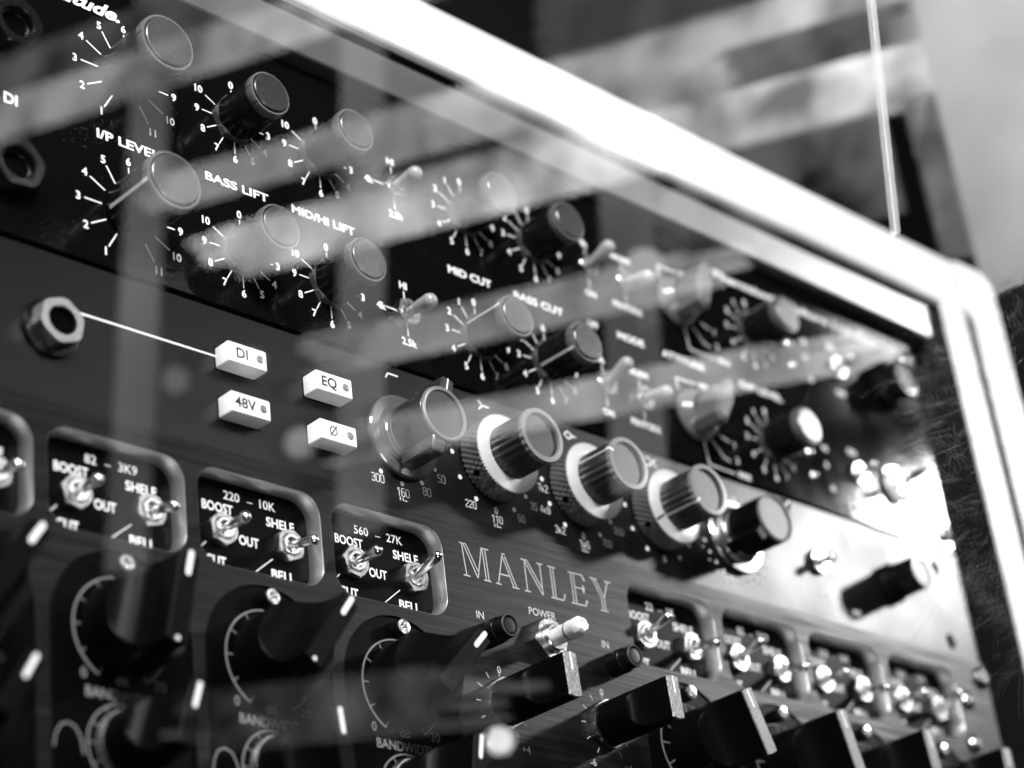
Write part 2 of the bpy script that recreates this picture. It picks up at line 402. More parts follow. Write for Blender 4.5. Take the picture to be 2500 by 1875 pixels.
    # jack socket, left end
    j = MB(); j.lathe([(5.6, 0.1), (5.6, 2.4), (5.2, 2.6), (4.3, 2.6), (4.1, -2.8)], 40)
    jk = obj('jack_socket', j, M_BLACK, pre, (-184.6, y0-0.6, 0))
    obj('nut', mesh_nut(8.2, 5.4, 4.8, 0.15, 0.93), M_JACK, jk, (0, 0, 0.6))
    h_ = MB(); h_.lathe([(0, 0.4), (4.9, 0.4), (4.9, 0.5)][::-1], 32); obj('hole', h_, M_HOLE, jk, (0, 0, 1.6))
    # chicken-head selector
    ck = MB(); ck.lathe([(9.6, 0.6), (9.8, 1.4), (9.0, 3.4), (7.2, 5.0), (6.6, 6.0)], 40)
    sel = obj('selector_knob', ck, M_CHICK, pre, (88.2, y0, 0), radians(62 if ri else 75))
    fn = MB(); fp = [(-8.0, -3.0), (2.0, -4.2), (9.0, -2.0), (11.6, 0), (9.0, 2.0), (2.0, 4.2), (-8.0, 3.0), (-9.4, 0)]
    fn.prism(fp, 4.4, 15.5, 1.3, smooth=False); obj('pointer_fin', fn, M_CHICK, sel)
    # indicator lamps and switches, right end
    for dy in (3.6, -5.8):
        l_ = MB(); l_.lathe([(2.2, 0), (2.2, 1.0), (1.7, 1.8), (0.9, 2.4), (0, 2.5)], 20); obj('indicator_lamp', l_, M_CHROME, pre, (151.5, y0+dy-2, 0.2))
    toggle(pre, 182.0, y0, 0, (0, 2.0), 'metal', 9, NUT_P)
    if ri == 0:
        k_ = MB(); k_.lathe([(9.6, 0.3), (9.9, 1.0), (9.9, 4.6), (9.0, 5.2), (7.8, 5.4), (7.6, 11.0), (7.2, 11.6), (6.2, 11.7), (6.0, 11.0), (0, 11.0)], 48)
        obj('power_knob', k_, M_BLACK, pre, (212.0, y0, 0))
    else:
        toggle(pre, 206.0, y0+0.5, 0, (2.5, 3.0), 'metal', 15, mesh_nut(7.4, 3.0, 4.2), 'power_toggle')
        bb = MB(); bb.lathe([(8.6, 0.05), (8.6, 1.0), (8.2, 1.3), (5.0, 1.3), (5.0, 0.05)], 40); obj('lamp_bezel', bb, M_CHROME, pre, (206.0, y0+0.5, 0))
tt = MB(); text(tt, 'I/P LEVEL', -156.3, 43.8, 2.8, w=21.0, align='l', bold=0.028); emit(tt, pre, None, 'lettering')
tt = MB(); text(tt, 'BASS LIFT', -119.5, 43.6, 2.6, w=23.0, align='l', bold=0.028); emit(tt, pre, None, 'lettering')
tt = MB(); text(tt, 'MID/HI LIFT', -87.8, 43.6, 2.6, w=24.5, align='l', bold=0.028); emit(tt, pre, None, 'lettering')
tt = MB(); text(tt, 'MID CUT', -24.7, 43.6, 2.6, w=19.0, align='l', bold=0.028); emit(tt, pre, None, 'lettering')
tt = MB(); text(tt, 'BASS CUT', 4.4, 43.4, 2.6, w=23.0, align='l', bold=0.028); emit(tt, pre, None, 'lettering')
tt = MB(); text(tt, 'LPF', 41.8, 43.4, 2.5, bold=0.032); emit(tt, pre, None, 'lettering')
tt = MB(); text(tt, 'MODE', 60.6, 43.3, 2.5, w=13.5, bold=0.032); emit(tt, pre, None, 'lettering')
tt = MB(); text(tt, 'ATTITUDE', 87.9, 43.0, 2.5, w=22.6, bold=0.032); emit(tt, pre, None, 'lettering')
tt = MB(); text(tt, 'O/P LEVEL', 130.5, 42.6, 2.5, w=24.5, bold=0.032); emit(tt, pre, None, 'lettering')
tt = MB(); text(tt, 'DI', -183.5, 43.9, 3.2, bold=0.028); emit(tt, pre, None, 'lettering')
tt = MB(); text(tt, 'DI', -183.5, 89.2, 3.2, bold=0.028); emit(tt, pre, None, 'lettering')
tt = MB(); text(tt, 'attitude.', -147.2, 86.9, 4.2, w=27, align='r', bold=0.035, shear=0.38); emit(tt, pre, None, 'lettering')
tt = MB(); text(tt, 'Thermionic Culture Ltd.', 113.4, 87.2, 3.0, w=85, align='l', bold=0.032, shear=0.25); emit(tt, pre, None, 'lettering')
tt = MB(); text(tt, 'Harlow England', 201.0, 87.0, 3.0, w=32, align='l', bold=0.032, shear=0.25); emit(tt, pre, None, 'lettering')
du = MB()
for i in range(900):
    if i < 560: x = random.gauss(-163, 7.0); y = random.gauss(47.5, 5.0)
    else: x = random.uniform(-190, 60); y = random.uniform(3, 100)
    r = random.uniform(0.02, 0.07)*(1.3 if random.random() < .06 else 1); a = random.random()*6
    du.add([(x+r*cos(a), y+r*sin(a), 0.04), (x+r*cos(a+2), y+r*sin(a+2), 0.04), (x+r*cos(a+4.1), y+r*sin(a+4.1), 0.09)], [(0, 1, 2)])
o = obj('dust', du, M_DUST, pre); o['kind'] = 'stuff'
# rack screws of the ear
def screw(parent, x, y, z, r=3.6, mt=M_CHROME):
    s_ = MB(); s_.lathe([(r, 0), (r, 0.8), (r*0.8, 1.7), (r*0.45, 2.1), (r*0.42, 1.2), (0, 1.2)], 28); return obj('rack_screw', s_, mt, parent, (x, y, z))
screw(pre, 233.0, 84.0, 0.5, 4.2); screw(pre, 233.0, 8.0, 0.2)

# ================================================================== 2. grey channel strip, middle
st = empty('rack_channel_strip')
thing(st, 'dark grey channel strip with four white push buttons and three knurled knobs, middle unit', 'channel strip')
b = MB(); outer = [(PX0, -44.3), (PX1, -44.3), (PX1, 0), (PX0, 0)]
def obround(cx, cy, w, h, n=10):
    r = h/2; L = w/2-r; return [(cx+L+r*cos(-pi/2+pi*i/n), cy+r*sin(-pi/2+pi*i/n)) for i in range(n+1)]+[(cx-L+r*cos(pi/2+pi*i/n), cy+r*sin(pi/2+pi*i/n)) for i in range(n+1)]
holes = [obround(221.5, -38.0, 5.5, 6.6), obround(221.5, -8.0, 5.5, 6.6)]
b.cap(outer, 0, holes)
for L in [outer]+[list(reversed(h)) for h in holes]:
    n = len(L)
    for i in range(n): p, q = L[i], L[(i+1) % n]; b.add([(p[0], p[1], -3), (q[0], q[1], -3), (q[0], q[1], 0), (p[0], p[1], 0)], [(0, 1, 2, 3)])
obj('front_panel', b, M_GREY, st)
YN = -22.3; KX = (-53.9, -16.1, 22.0, 60.1, 98.3)
pr = MB()
def dots(cx, lst, r=0.78, R=15.9):
    for a in lst: x, y = polar(cx, YN, R, a); pr.dot(x, y, r)
dots(KX[0], (-120, -90, -60, -30))
for s_, x, y in (('300', -63.3, -38.5), ('160', -53.9, -41.0), ('80', -44.3, -38.6), ('50', -37.8, -32.9)): mono(pr, s_, x, y, 2.5, 1.25, 0.24)
mono(pr, 'Hz', -53.9, -43.9, 2.4, 1.1, 0.28, pitch=1.5)
pr = emit(pr, st)
for cx, labs in ((KX[1], ('220', '0', '110', '60', '35', '')), (KX[2], ('3k2', '0', '1k6', '700', '360', '4k8')), (KX[3], ('', '0', '', '', '', ''))):
    dots(cx, (180, 210, 240, 300, 330))
    a_, z_, c_, d_, e_, f_ = labs
    mono(pr, a_, cx-10.5, -38.4, 2.3, 1.15, 0.22); mono(pr, z_, cx, -38.1, 2.0, 1.0, 0.2); mono(pr, c_, cx, -41.0, 2.3, 1.15, 0.22)
    if c_: mono(pr, 'Hz', cx, -43.8, 2.3, 1.1, 0.26, pitch=1.5)
    mono(pr, d_, cx+10.7, -38.4, 2.3, 1.15, 0.22); mono(pr, e_, cx+16.9, -32.9, 2.3, 1.15, 0.22); mono(pr, f_, cx-16.2, -32.8, 2.3, 1.15, 0.22)
    if cx == KX[2]: mono(pr, '7k2', 6.0, -25.5, 2.3, 1.15, 0.22)
    pr = emit(pr, st)
for i in range(22): x, y = polar(KX[4], YN, 15.9, 195+i*15 if i < 12 else 195+i*15); pr.dot(x, y, 0.62)
for i in range(12): x, y = polar(KX[4], YN, 18.4, 202+i*15); pr.dot(x, y, 0.42)
pr = emit(pr, st)
# filter curve symbols above the knobs
pr.ribbon([(-56.3, -4.0), (-55.4, -2.5), (-51.6, -2.5)], 0.5); pr = emit(pr, st, None, 'curve_symbol')
pr.ribbon([(-18.2, -1.5), (-16.8, -2.9), (-14.0, -2.9)], 0.5); pr.ribbon([(-18.2, -4.3), (-16.8, -2.9)], 0.5); pr = emit(pr, st, None, 'curve_symbol')
pr.ribbon([(19.4, -3.2), (21.2, -1.9), (23.4, -3.2), (21.2, -4.5), (19.4, -3.2)], 0.5); pr.ribbon([(23.4, -3.2), (24.8, -3.2)], 0.5); pr = emit(pr, st, None, 'curve_symbol')
pr.ribbon([(58.6, -1.7), (60.2, -1.7), (61.2, -3.1), (60.2, -4.5), (58.6, -4.5)], 0.5); pr.ribbon([(61.2, -3.1), (63.4, -1.8)], 0.5); pr.ribbon([(61.2, -3.1), (63.4, -4.4)], 0.5); pr = emit(pr, st, None, 'curve_symbol')
pr.ribbon([(-166.0, -15.35), (-119.4, -15.35)], 0.55)
emit(pr, st, None, 'guide_line')
# input jack
w_ = MB(); w_.lathe([(8.3, 0.1), (8.3, 0.9), (7.9, 1.3), (5.8, 1.5)], 48); jk = obj('jack_socket', w_, M_BLACK, st, (-172.6, -23.0, 0))
obj('nut', mesh_nut(7.1, 4.8, 3.9, 0.35, 0.93), M_JACK, jk, (0, 0, 1.3))
h_ = MB(); h_.lathe([(0, 3.6), (3.7, 3.6), (3.7, 3.4)][::-1], 32); obj('hole', h_, M_HOLE, jk, (0, 0, 0.6))
# push buttons
for s_, x, y in (('DI', -112.8, -15.9), ('48V', -112.7, -31.2), ('EQ', -81.9, -16.1), ('Ø', -81.8, -31.4)):
    bt = MB(); bt.prism(rrect(-6.7, 6.7, -3.15, 3.15, 0.55, 4), 0.0, 5.6, 0.3, smooth=True)
    k = obj('push_button', bt.mesh('push_button', 50), M_BTN, st, (x, y, 0))
    ti = MB()
    if s_ == 'Ø': ti.ribbon([(-1.9+1.25*cos(t*pi/10), 0.1+1.35*sin(t*pi/10)) for t in range(21)], 0.36, joints=False); ti.ribbon([(-3.2, -1.6), (-0.6, 1.8)], 0.36, 0.01)
    else: text(ti, s_, -1.9, 0.15, 3.0, bold=0.022)
    obj('lettering', ti, M_INK, k, (0, 0, 5.65))
    ln = MB(); ln.lathe([(1.25, 0), (1.2, 0.12), (0.8, 0.35), (0, 0.45)], 24); obj('lamp_lens', ln, M_LENS, k, (4.2, 0.1, 5.58))
    bz = MB(); bz.add([(-7.15, -3.6, 0), (7.15, -3.6, 0), (7.15, 3.6, 0), (-7.15, 3.6, 0)], [(0, 1, 2, 3)]); obj('button_slot', bz, M_HOLE, k, (0, 0, 0.03))
# winged selector knobs
def wing_knob(x, mt, rot, flange, line=True, y=YN):
    f_ = MB(); f_.lathe([(13.1, 0.3), (13.3, 0.7), (13.3, 1.7), (12.9, 2.1), (10.2, 2.3), (10.0, 2.9), (9.7, 3.0), (9.6, 4.2), (9.2, 4.5), (9.0, 5.4), (8.4, 5.6)], 72)
    k = obj('selector_knob', f_, flange, st, (x, y, 0), radians(rot))
    bd = MB(); w = 2.6; e = 13.2; r = 8.7; n = 14; a1 = math.asin(w/r); pts = []
    pts += [(e-0.6, -w+0.3), (e, -w+0.9), (e, w-0.9), (e-0.6, w-0.3)]
    pts += [(r*cos(a1+(pi-2*a1)*i/n), r*sin(a1+(pi-2*a1)*i/n)) for i in range(n+1)]
    pts += [(-e+0.6, w-0.3), (-e, w-0.9), (-e, -w+0.9), (-e+0.6, -w+0.3)]
    pts += [(r*cos(pi+a1+(pi-2*a1)*i/n), r*sin(pi+a1+(pi-2*a1)*i/n)) for i in range(n+1)]
    bd.prism(pts, 5.2, 18.6, 0.45, smooth=True); obj('knob_body', bd.mesh('knob_body', 40), mt, k)
    rg = MB(); rg.lathe([(8.7, 18.5), (8.6, 19.1), (8.2, 19.35), (7.5, 19.2), (7.3, 18.7)], 64); obj('rim', rg, M_NEVER, k)
    cp = MB(); cp.lathe([(7.3, 18.72), (0, 18.72)], 64); obj('cap', cp, M_CAPD, k)
    if line:
        l_ = MB(); l_.ribbon([(8.9, 0.2), (12.9, 0.2)], 0.55, 18.67, joints=False); obj('pointer_line', l_, M_PRINT, k)
    hl = MB(); a = radians(205-rot); c = Vector((8.75*cos(a), 8.75*sin(a), 11.5)); t_ = Vector((-sin(a), cos(a), 0)); n_ = Vector((cos(a), sin(a), 0))
    hl.add([tuple(c+n_*(0.10-0.12*abs(cos(q*pi/8))**2*1.0)+t_*1.35*cos(q*pi/8)+Vector((0, 0, 1.5*sin(q*pi/8)))) for q in range(16)], [tuple(range(16))]); obj('set_screw_hole', hl, M_HOLE, k)
    return k
wing_knob(-52.7, M_NEVEW, 74, M_CLEAR, y=-23.5); wing_knob(KX[4], M_BLACKM, 40, M_CHROME)
# knurled dual knobs
def knurl(x, ang, white=True, notch=None, hole=215):
    k = empty('dual_knob', (x, YN, 0), st)
    n = 180; kb = MB(); rows = 9; vs = []; fs = []; z0, z1 = 0.6, 7.6
    for q in range(rows+1):
        z = z0+(z1-z0)*q/rows
        for i in range(n):
            a = 2*pi*i/n; g = 0.5*(abs(((i+q) % 4)-2)/2.0)+0.5*(abs(((i-q) % 4)-2)/2.0); r = 12.35+0.6*g
            vs.append((r*cos(a), r*sin(a), z))
    for q in range(rows):
        for i in range(n): j = (i+1) % n; fs.append((q*n+i, q*n+j, (q+1)*n+j, (q+1)*n+i))
    kb.add(vs, fs); obj('knurled_skirt', kb, M_KNURL, k)
    rg = MB()
    def rm(i, z): return 1.0+0.018*(1 if i % 2 else -1) if z < 8.0 else 1.0
    rg.lathe([(12.75, 7.55), (12.6, 7.9), (9.4, 8.9), (8.6, 8.9)], 144, rmod=rm, smooth=True)
    obj('silver_bevel', rg, M_SILVER, k)
    if notch is not None:
        nt_ = MB(); a = radians(notch)
        def at(rr, off, z): return (rr*cos(a)-off*sin(a), rr*sin(a)+off*cos(a), z)
        nt_.add([at(12.75, -0.35, 8.0), at(12.75, 0.35, 8.0), at(9.3, 0.35, 9.05), at(9.3, -0.35, 9.05)], [(0, 1, 2, 3)]); obj('index_line', nt_, M_HOLE, k)
    cy = MB()
    def fl(i, z): return 1.0-0.05*(0.5-0.5*cos(i*2*pi/6)) 
    cy.lathe([(8.7, 8.6), (8.55, 20.9), (8.5, 21.3)], 144, rmod=fl); obj('fluted_grip', cy, M_NEVEK, k)
    rm_ = MB()
    def sl(i, z): return 1.0-0.055*(0.5-0.5*cos(i*2*pi/7))
    rm_.lathe([(8.6, 20.6), (8.95, 20.9), (8.95, 22.1), (8.7, 22.5)], 168, rmod=sl); rm_.lathe([(8.7, 22.5), (7.2, 22.6), (7.05, 22.3), (7.0, 21.6)], 168)
    obj('rim', rm_, M_NEVER, k)
    cp = MB(); cp.lathe([(7.0, 21.7), (0, 21.7)], 64); obj('cap', cp, M_CAPD, k)
    if white:
        l_ = MB(); a = radians(ang)
        def at(rr, off, z): return (rr*cos(a)-off*sin(a), rr*sin(a)+off*cos(a), z)
        l_.add([at(8.85, -0.32, 9.0), at(8.85, 0.32, 9.0), at(8.75, 0.32, 20.8), at(8.75, -0.32, 20.8)], [(0, 1, 2, 3), (3, 2, 1, 0)])
        l_.add([at(9.02, -0.35, 20.8), at(9.02, 0.35, 20.8), at(9.02, 0.35, 22.2), at(9.02, -0.35, 22.2), at(8.72, -0.35, 22.66), at(8.72, 0.35, 22.66), at(7.1, 0.35, 22.72), at(7.1, -0.35, 22.72)], [(0, 1, 2, 3), (3, 2, 5, 4), (4, 5, 6, 7)])
        obj('pointer_line', l_, M_PRINT, k)
    hl = MB(); a = radians(hole); c = Vector((13.0*cos(a), 13.0*sin(a), 4.0)); t_ = Vector((-sin(a), cos(a), 0)); n_ = Vector((cos(a), sin(a), 0))
    hl.add([tuple(c+t_*1.0*cos(q*pi/8)+Vector((0, 0, 1.3*sin(q*pi/8)))) for q in range(16)], [tuple(range(16))]); obj('set_screw_hole', hl, M_HOLE, k)
knurl(KX[1], 20, white=False); knurl(KX[2], 158); knurl(KX[3], 218, notch=214)
# right end: toggle and small output knob
toggle(st, 145.0, -21.6, 0, (0, -1.0), 'metal', 8, NUT_P, rot=0.4)
k_ = MB(); k_.lathe([(7.4, 0.4), (7.6, 1.0), (7.6, 2.4), (6.5, 3.0), (6.3, 14.6), (6.0, 15.2), (5.3, 15.3), (5.1, 14.8)], 48); ok = obj('output_knob', k_, M_BLACK, st, (187.6, -22.0, 0))
c_ = MB(); c_.lathe([(6.2, 14.9), (6.15, 15.5), (5.2, 15.6), (5.1, 15.0)], 48); obj('rim', c_, M_NICKEL, ok)
c_ = MB(); c_.lathe([(5.1, 14.95), (0, 14.95)], 32); obj('cap', c_, M_RIM, ok)
l_ = MB(); text(l_, 'MIC', 163.5, -37.5, 2.0, bold=0.032); text(l_, 'LINE', 146.0, -33.0, 2.0, bold=0.032); obj('lettering', l_, M_PRINT, st, (0, 0, ZP))

# ================================================================== 3. brushed equaliser, bottom
eq = empty('rack_equaliser')
thing(eq, 'brushed metal rack equaliser engraved MANLEY with black gauge plates and paddle knobs, lowest unit', 'equaliser')
ZM = 1.4; YT, YB = -44.55, -177.8; PIT = 45.7
XL = [-174.9-PIT+i*PIT for i in range(4)]+[36.9+i*PIT for i in range(4)]      # left edges of the pockets and plates
pock = []; plat = []
for x0 in XL:
    pock.append(rrect(x0, x0+41.6, -78.0, -50.4, 6.5, 8))
    cx = x0+20.8; cy = -102.0
    arc = [(cx+20.8*cos(pi*i/36), cy+20.8*sin(pi*i/36)) for i in range(37)]
    plat.append([(x0+41.6, -172.0)]+arc+[(x0, -172.0)])
b = MB(); outer = [(PX0, YB), (PX1, YB), (PX1, -54.0), (PX1-1.4, -50.5), (PX1-0.2, -46.5), (PX1-2.0, YT), (PX0, YT)]
b.cap(outer, ZM, [list(p) for p in pock]+[list(p) for p in plat])
n = len(outer)
for i in range(n): p, q = outer[i], outer[(i+1) % n]; b.add([(p[0], p[1], -5), (q[0], q[1], -5), (q[0], q[1], ZM), (p[0], p[1], ZM)], [(0, 1, 2, 3)])
obj('front_panel', b, M_BRUSH, eq)
ZF = -4.0
def lever_tip(t): return {'mid': (0, -0.6), 'up': (0, 3.2), 'down': (0, -2.6)}[t]
bands = [('22', '1K'), ('82', '3K9'), ('220', '10K'), ('560', '27K')]*2
lev = [('mid', 'down'), ('mid', 'down'), ('mid', 'down'), ('mid', 'up'), ('up', 'down'), ('up', 'down'), ('mid', 'down'), ('mid', 'up')]
for bi, x0 in enumerate(XL):
    cx = x0+20.8
    # milled pocket wall with a bright rounded rim
    L = pock[bi]; w_ = MB(); n = len(L)
    def inset(P, d): mx = x0+20.8; my = -64.2; return [(mx+(x-mx)*(1-d/20.8), my+(y-my)*(1-d/13.8)) for x, y in P]
    rings = [(L, ZM), (inset(L, 0.12), ZM-0.12), (inset(L, 0.5), ZF)]
    vs = [(x, y, z) for P, z in rings for x, y in P]; fs = []
    for k in range(2):
        for i in range(n): j = (i+1) % n; fs.append((k*n+i, (k+1)*n+i, (k+1)*n+j, k*n+j)[::-1][::-1])
    w_.add(vs, [f[::-1] for f in fs], True); pk = obj('switch_pocket', w_.mesh('switch_pocket', 60), M_WALLM, eq)
    fl = MB(); fl.cap(rrect(x0+0.3, x0+41.3, -77.7, -50.7, 6.0, 8), ZF); obj('pocket_floor', fl, M_PLATE, pk)
    t_ = MB(); lo, hi = bands[bi]
    text(t_, lo, cx-2.6, -54.5, 2.5, align='r', bold=0.012); text(t_, '–', cx+0.9, -54.7, 2.5, bold=0.0); text(t_, hi, cx+4.2, -54.5, 2.5, align='l', bold=0.012)
    text(t_, 'BOOST', cx-10.2, -58.7, 2.6, w=10.2, align='c', bold=0.02); text(t_, 'SHELF', cx+11.0, -59.2, 2.6, w=9.6, bold=0.02)
    text(t_, 'OUT', cx-0.2, -66.6, 2.6, w=6.6, bold=0.02); text(t_, 'CUT', cx-11.6, -74.3, 2.6, w=6.6, bold=0.02); text(t_, 'BELL', cx+10.9, -74.3, 2.6, w=8.0, bold=0.02)
    t_.ribbon([(cx+7.6, -70.0), (cx+1.6, -74.8)], 0.25, joints=False); t_.ribbon([(cx-14.6, -69.6), (cx-18.0, -73.0)], 0.25, joints=False)
    obj('lettering', t_, M_PRINT, pk, (0, 0, ZF+ZP))
    a, c = lev[bi]
    toggle(eq, cx-9.8, -65.5, ZF, lever_tip(a), 'metal', 12.6, rot=0.35); toggle(eq, cx+12.7, -65.5, ZF, lever_tip(c), 'metal', 12.6, rot=-0.1+0.15*(bi % 3))
    # black gauge plate
    P = plat[bi]; g = MB(); g.cap(P, ZM-0.55); n = len(P)
    for i in range(n): p, q = P[i], P[(i+1) % n]; g.add([(p[0], p[1], ZM), (q[0], q[1], ZM), (q[0], q[1], ZM-0.55), (p[0], p[1], ZM-0.55)], [(0, 1, 2, 3)])
    gp = obj('gauge_plate', g, M_PLATE, eq)
    s_ = MB(); cy = -102.0
    s_.ribbon([polar(cx, cy, 13.9, 240-5*i) for i in range(61)], 0.42, joints=False)
    for i in range(11): tick(s_, cx, cy, 10.2 if i % 10 else 9.0, 13.9, 240-30*i, 0.26)
    text(s_, '0', cx-11.2, -114.3, 2.5, bold=0.0); text(s_, 'dB', cx-0.2, -114.7, 2.5, bold=0.0); text(s_, '20', cx+10.9, -114.4, 2.5, bold=0.0)
    text(s_, 'BANDWIDTH', cx, -118.7, 2.6, w=21.4, bold=0.008)
    c2 = -131.3; s_.ribbon([polar(cx, c2, 10.6, 240-6*i) for i in range(51)], 0.38, joints=False)
    for i in range(11): tick(s_, cx, c2, 7.6, 10.6, 240-30*i, 0.24)
    s_.ribbon([(cx-19.8+0.9*0, -133.6), (cx-19.3, -130.6), (cx-18.0, -128.2), (cx-15.9, -127.3), (cx-13.8, -128.2), (cx-12.4, -130.6), (cx-11.6, -134.6)], 0.42, joints=False)
    obj('printed_scale', s_, M_PRINTG, gp, (0, 0, ZM-0.55+ZP))
    so = MB(); so.lathe([(2.3, 0), (2.3, 3.0), (2.15, 3.2)], 24); sp = obj('standoff', so, M_BLACK, eq, (cx, -85.2, ZM-0.5))
    so = MB(); so.lathe([(2.2, 3.1), (2.1, 3.5), (1.35, 3.6), (1.2, 2.4), (0, 2.4)], 24); obj('socket_screw', so, M_CHROME, sp)
# paddle knobs
def mesh_paddle(r, h, bw, zs):
    # cylinder whose outer part is scooped from both sides into a blade; local x = across the blade, y = along it
    n = 72; nz = 30; vs = []; fs = []
    def half(z):
        if z <= zs: return r*2
        t = min(1.0, (z-zs)/(h-zs)*1.75); return bw+(r*1.02-bw)*(1-math.sqrt(max(0.0, 1-(1-t)**2)))
    zl = [0.0, zs*0.5, zs-0.01]+[zs+(h-0.35-zs)*(i/nz)**1.5 for i in range(nz+1)]
    for z in zl:
        hw = half(z)
        for i in range(n):
            a = 2*pi*i/n; x = r*cos(a); y = r*sin(a)
            if abs(x) > hw: x = math.copysign(hw, x); 
            vs.append((x, y, z))
    rows = len(zl)
    for q in range(rows-1):
        for i in range(n): j = (i+1) % n; fs.append((q*n+i, q*n+j, (q+1)*n+j, (q+1)*n+i))
    m_ = MB(); m_.add(vs, fs, True); return m_.mesh('paddle_knob', 30)
def blade_face(r, h, bw):
    pts = []
    for i in range(25): a = pi/2-math.asin(bw/r)+2*math.asin(bw/r)*i/24; pts.append((r*cos(a), r*sin(a)))
    for i in range(25): a = -pi/2-math.asin(bw/r)+2*math.asin(bw/r)*i/24; pts.append((r*cos(a), r*sin(a)))
    m_ = MB(); m_.prism(pts, h-0.36, h, 0.3); return m_.mesh('blade_face')
def mesh_skirt(r, a0): 
    m_ = MB(); n = 72; out = []
    for i in range(n):
        a = 2*pi*i/n; t = ((a-a0) % (pi/3))-pi/6; rr = r*cos(pi/6)/cos(t); out.append((rr*cos(a), rr*sin(a)))
    mid = [(x*min(1, r*0.93/hypot(x, y)), y*min(1, r*0.93/hypot(x, y))) for x, y in out]
    rings = [(out, 0), (out, 1.7), (mid, 2.3), (circle(0, 0, r*0.8, n), 2.35)]; vs = [(x, y, z) for P, z in rings for x, y in P]; fs = []
    for k in range(3):
        for i in range(n): j = (i+1) % n; fs.append((k*n+i, k*n+j, (k+1)*n+j, (k+1)*n+i))
    m_.add(vs, fs, True); return m_.mesh('hex_nut', 20)
def paddle_set(r, h, bw, zs, face):
    a, f = mesh_paddle(r, h, bw, zs), blade_face(r, h, bw); a.materials.append(M_BLACKM); f.materials.append(face); return a, f
PG = paddle_set(6.7, 26.6, 2.6, 13.0, M_SPECK); PBL = paddle_set(12.2, 24.8, 2.9, 10.5, M_BLACKM); PBR = paddle_set(10.6, 26.8, 2.6, 11.5, M_SPECK); PSM = paddle_set(8.4, 24.6, 2.4, 10.0, M_BLACKM)
NG = mesh_skirt(8.1, 0.5); NG.materials.append(M_NICKEL)
RING = MB(); RING.lathe([(9.2, 0), (9.2, 1.5), (8.7, 2.2), (8.2, 2.3)], 56); RING = RING.mesh('base_ring'); RING.materials.append(M_NICKEL)
def paddle(x, y, S, r, h, ang, l0, l1, base=None, wl=0.5, tail=False):
    k = obj('paddle_knob', S[0], None, eq, (x, y, ZM+(1.6 if base else 0.2)), radians(ang-90)); obj('blade_face', S[1], None, k)
    l_ = MB(); l_.ribbon([(0, l0), (0, l1)], wl*2, h+0.05, joints=True); obj('pointer_line', l_, M_PRINT, k)
    if tail: l_ = MB(); l_.dot(0, -r+1.1, 0.6, h+0.06); obj('tail_mark', l_, M_PRINT, k)
    if base: obj('base_nut', base, None, k, (0, 0, -1.5))
for i, (ang) in enumerate((55, 77, 53, 45)):
    cx = XL[i]+20.8; paddle(cx, -102, PBL, 12.2, 24.8, ang, 6.6, 12.0, None, 0.75, tail=i in (1, 2))
for i, ang in enumerate((112, 105, 96, 90)):
    cx = XL[4+i]+20.8; paddle(cx, -102, PBR, 10.6, 26.8, ang, 4.6, 9.6, None, 0.42)
for i, ang in enumerate((60, 72, 96, 78, 80, 70, 85, 90)):
    cx = XL[i]+20.8; paddle(cx, -131.3, PSM, 8.4, 24.6, ang, 2.2, 7.9, RING, 0.65)
for x, ang in ((-24.6, 92), (18.3, 92)): paddle(x, -101, PG, 6.7, 26.6, ang, 1.4, 6.1, NG, 0.38)
# centre section: engraved name, scales
en = MB(); lw = 0.34
def S_(pts): en.ribbon(pts, lw, 0.0, joints=False)
t0, b0 = -53.0, -63.1
# M
S_([(-34.9, t0), (-32.0, t0)]); S_([(-33.9, t0), (-33.1, b0)]); S_([(-34.4, b0), (-31.7, b0)])
S_([(-33.3, t0), (-28.6, b0)]); S_([(-32.2, t0), (-27.9, -61.6)]); S_([(-28.6, b0), (-25.9, t0)]); S_([(-26.3, t0), (-23.0, t0)])
S_([(-25.6, t0), (-25.2, b0)]); S_([(-24.5, t0), (-24.1, b0)]); S_([(-26.2, b0), (-23.2, b0)]); S_([(-25.9, t0), (-25.9, t0-0.5)])
# A
S_([(-17.3, t0), (-20.3, b0)]); S_([(-17.6, t0-0.2), (-13.9, b0)]); S_([(-16.4, t0-0.6), (-12.7, b0)]); S_([(-17.6, t0), (-16.2, t0)]); S_([(-21.4, b0), (-19.1, b0)]); S_([(-14.6, b0), (-11.7, b0)]); S_([(-19.1, -59.8), (-14.9, -59.8)])
# N
S_([(-9.6, t0), (-6.8, t0)]); S_([(-8.2, t0-0.8), (-8.2, b0)]); S_([(-9.4, b0), (-6.9, b0)]); S_([(-8.3, t0), (-1.8, b0)]); S_([(-7.0, t0), (-1.5, b0+1.7)]); S_([(-1.6, t0), (-1.6, b0)]); S_([(-2.9, t0), (-0.3, t0)])
# L
S_([(1.8, t0), (5.3, t0)]); S_([(2.9, t0), (2.9, b0)]); S_([(4.0, t0), (4.0, b0)]); S_([(1.8, b0), (7.4, b0), (8.2, b0+2.0)]); S_([(7.3, b0), (8.0, b0+2.2)])
# E
S_([(10.6, t0), (16.9, t0), (17.8, t0-1.8)]); S_([(16.7, t0-0.2), (17.5, t0-1.8)]); S_([(11.8, t0), (11.8, b0)]); S_([(13.0, t0), (13.0, b0)]); S_([(13.0, -57.6), (16.6, -57.6)]); S_([(16.6, -56.3), (16.6, -59.0)]); S_([(17.0, -56.5), (17.0, -58.8)]); S_([(10.6, b0), (17.0, b0), (18.0, b0+1.9)]); S_([(16.9, b0), (17.6, b0+2.0)])
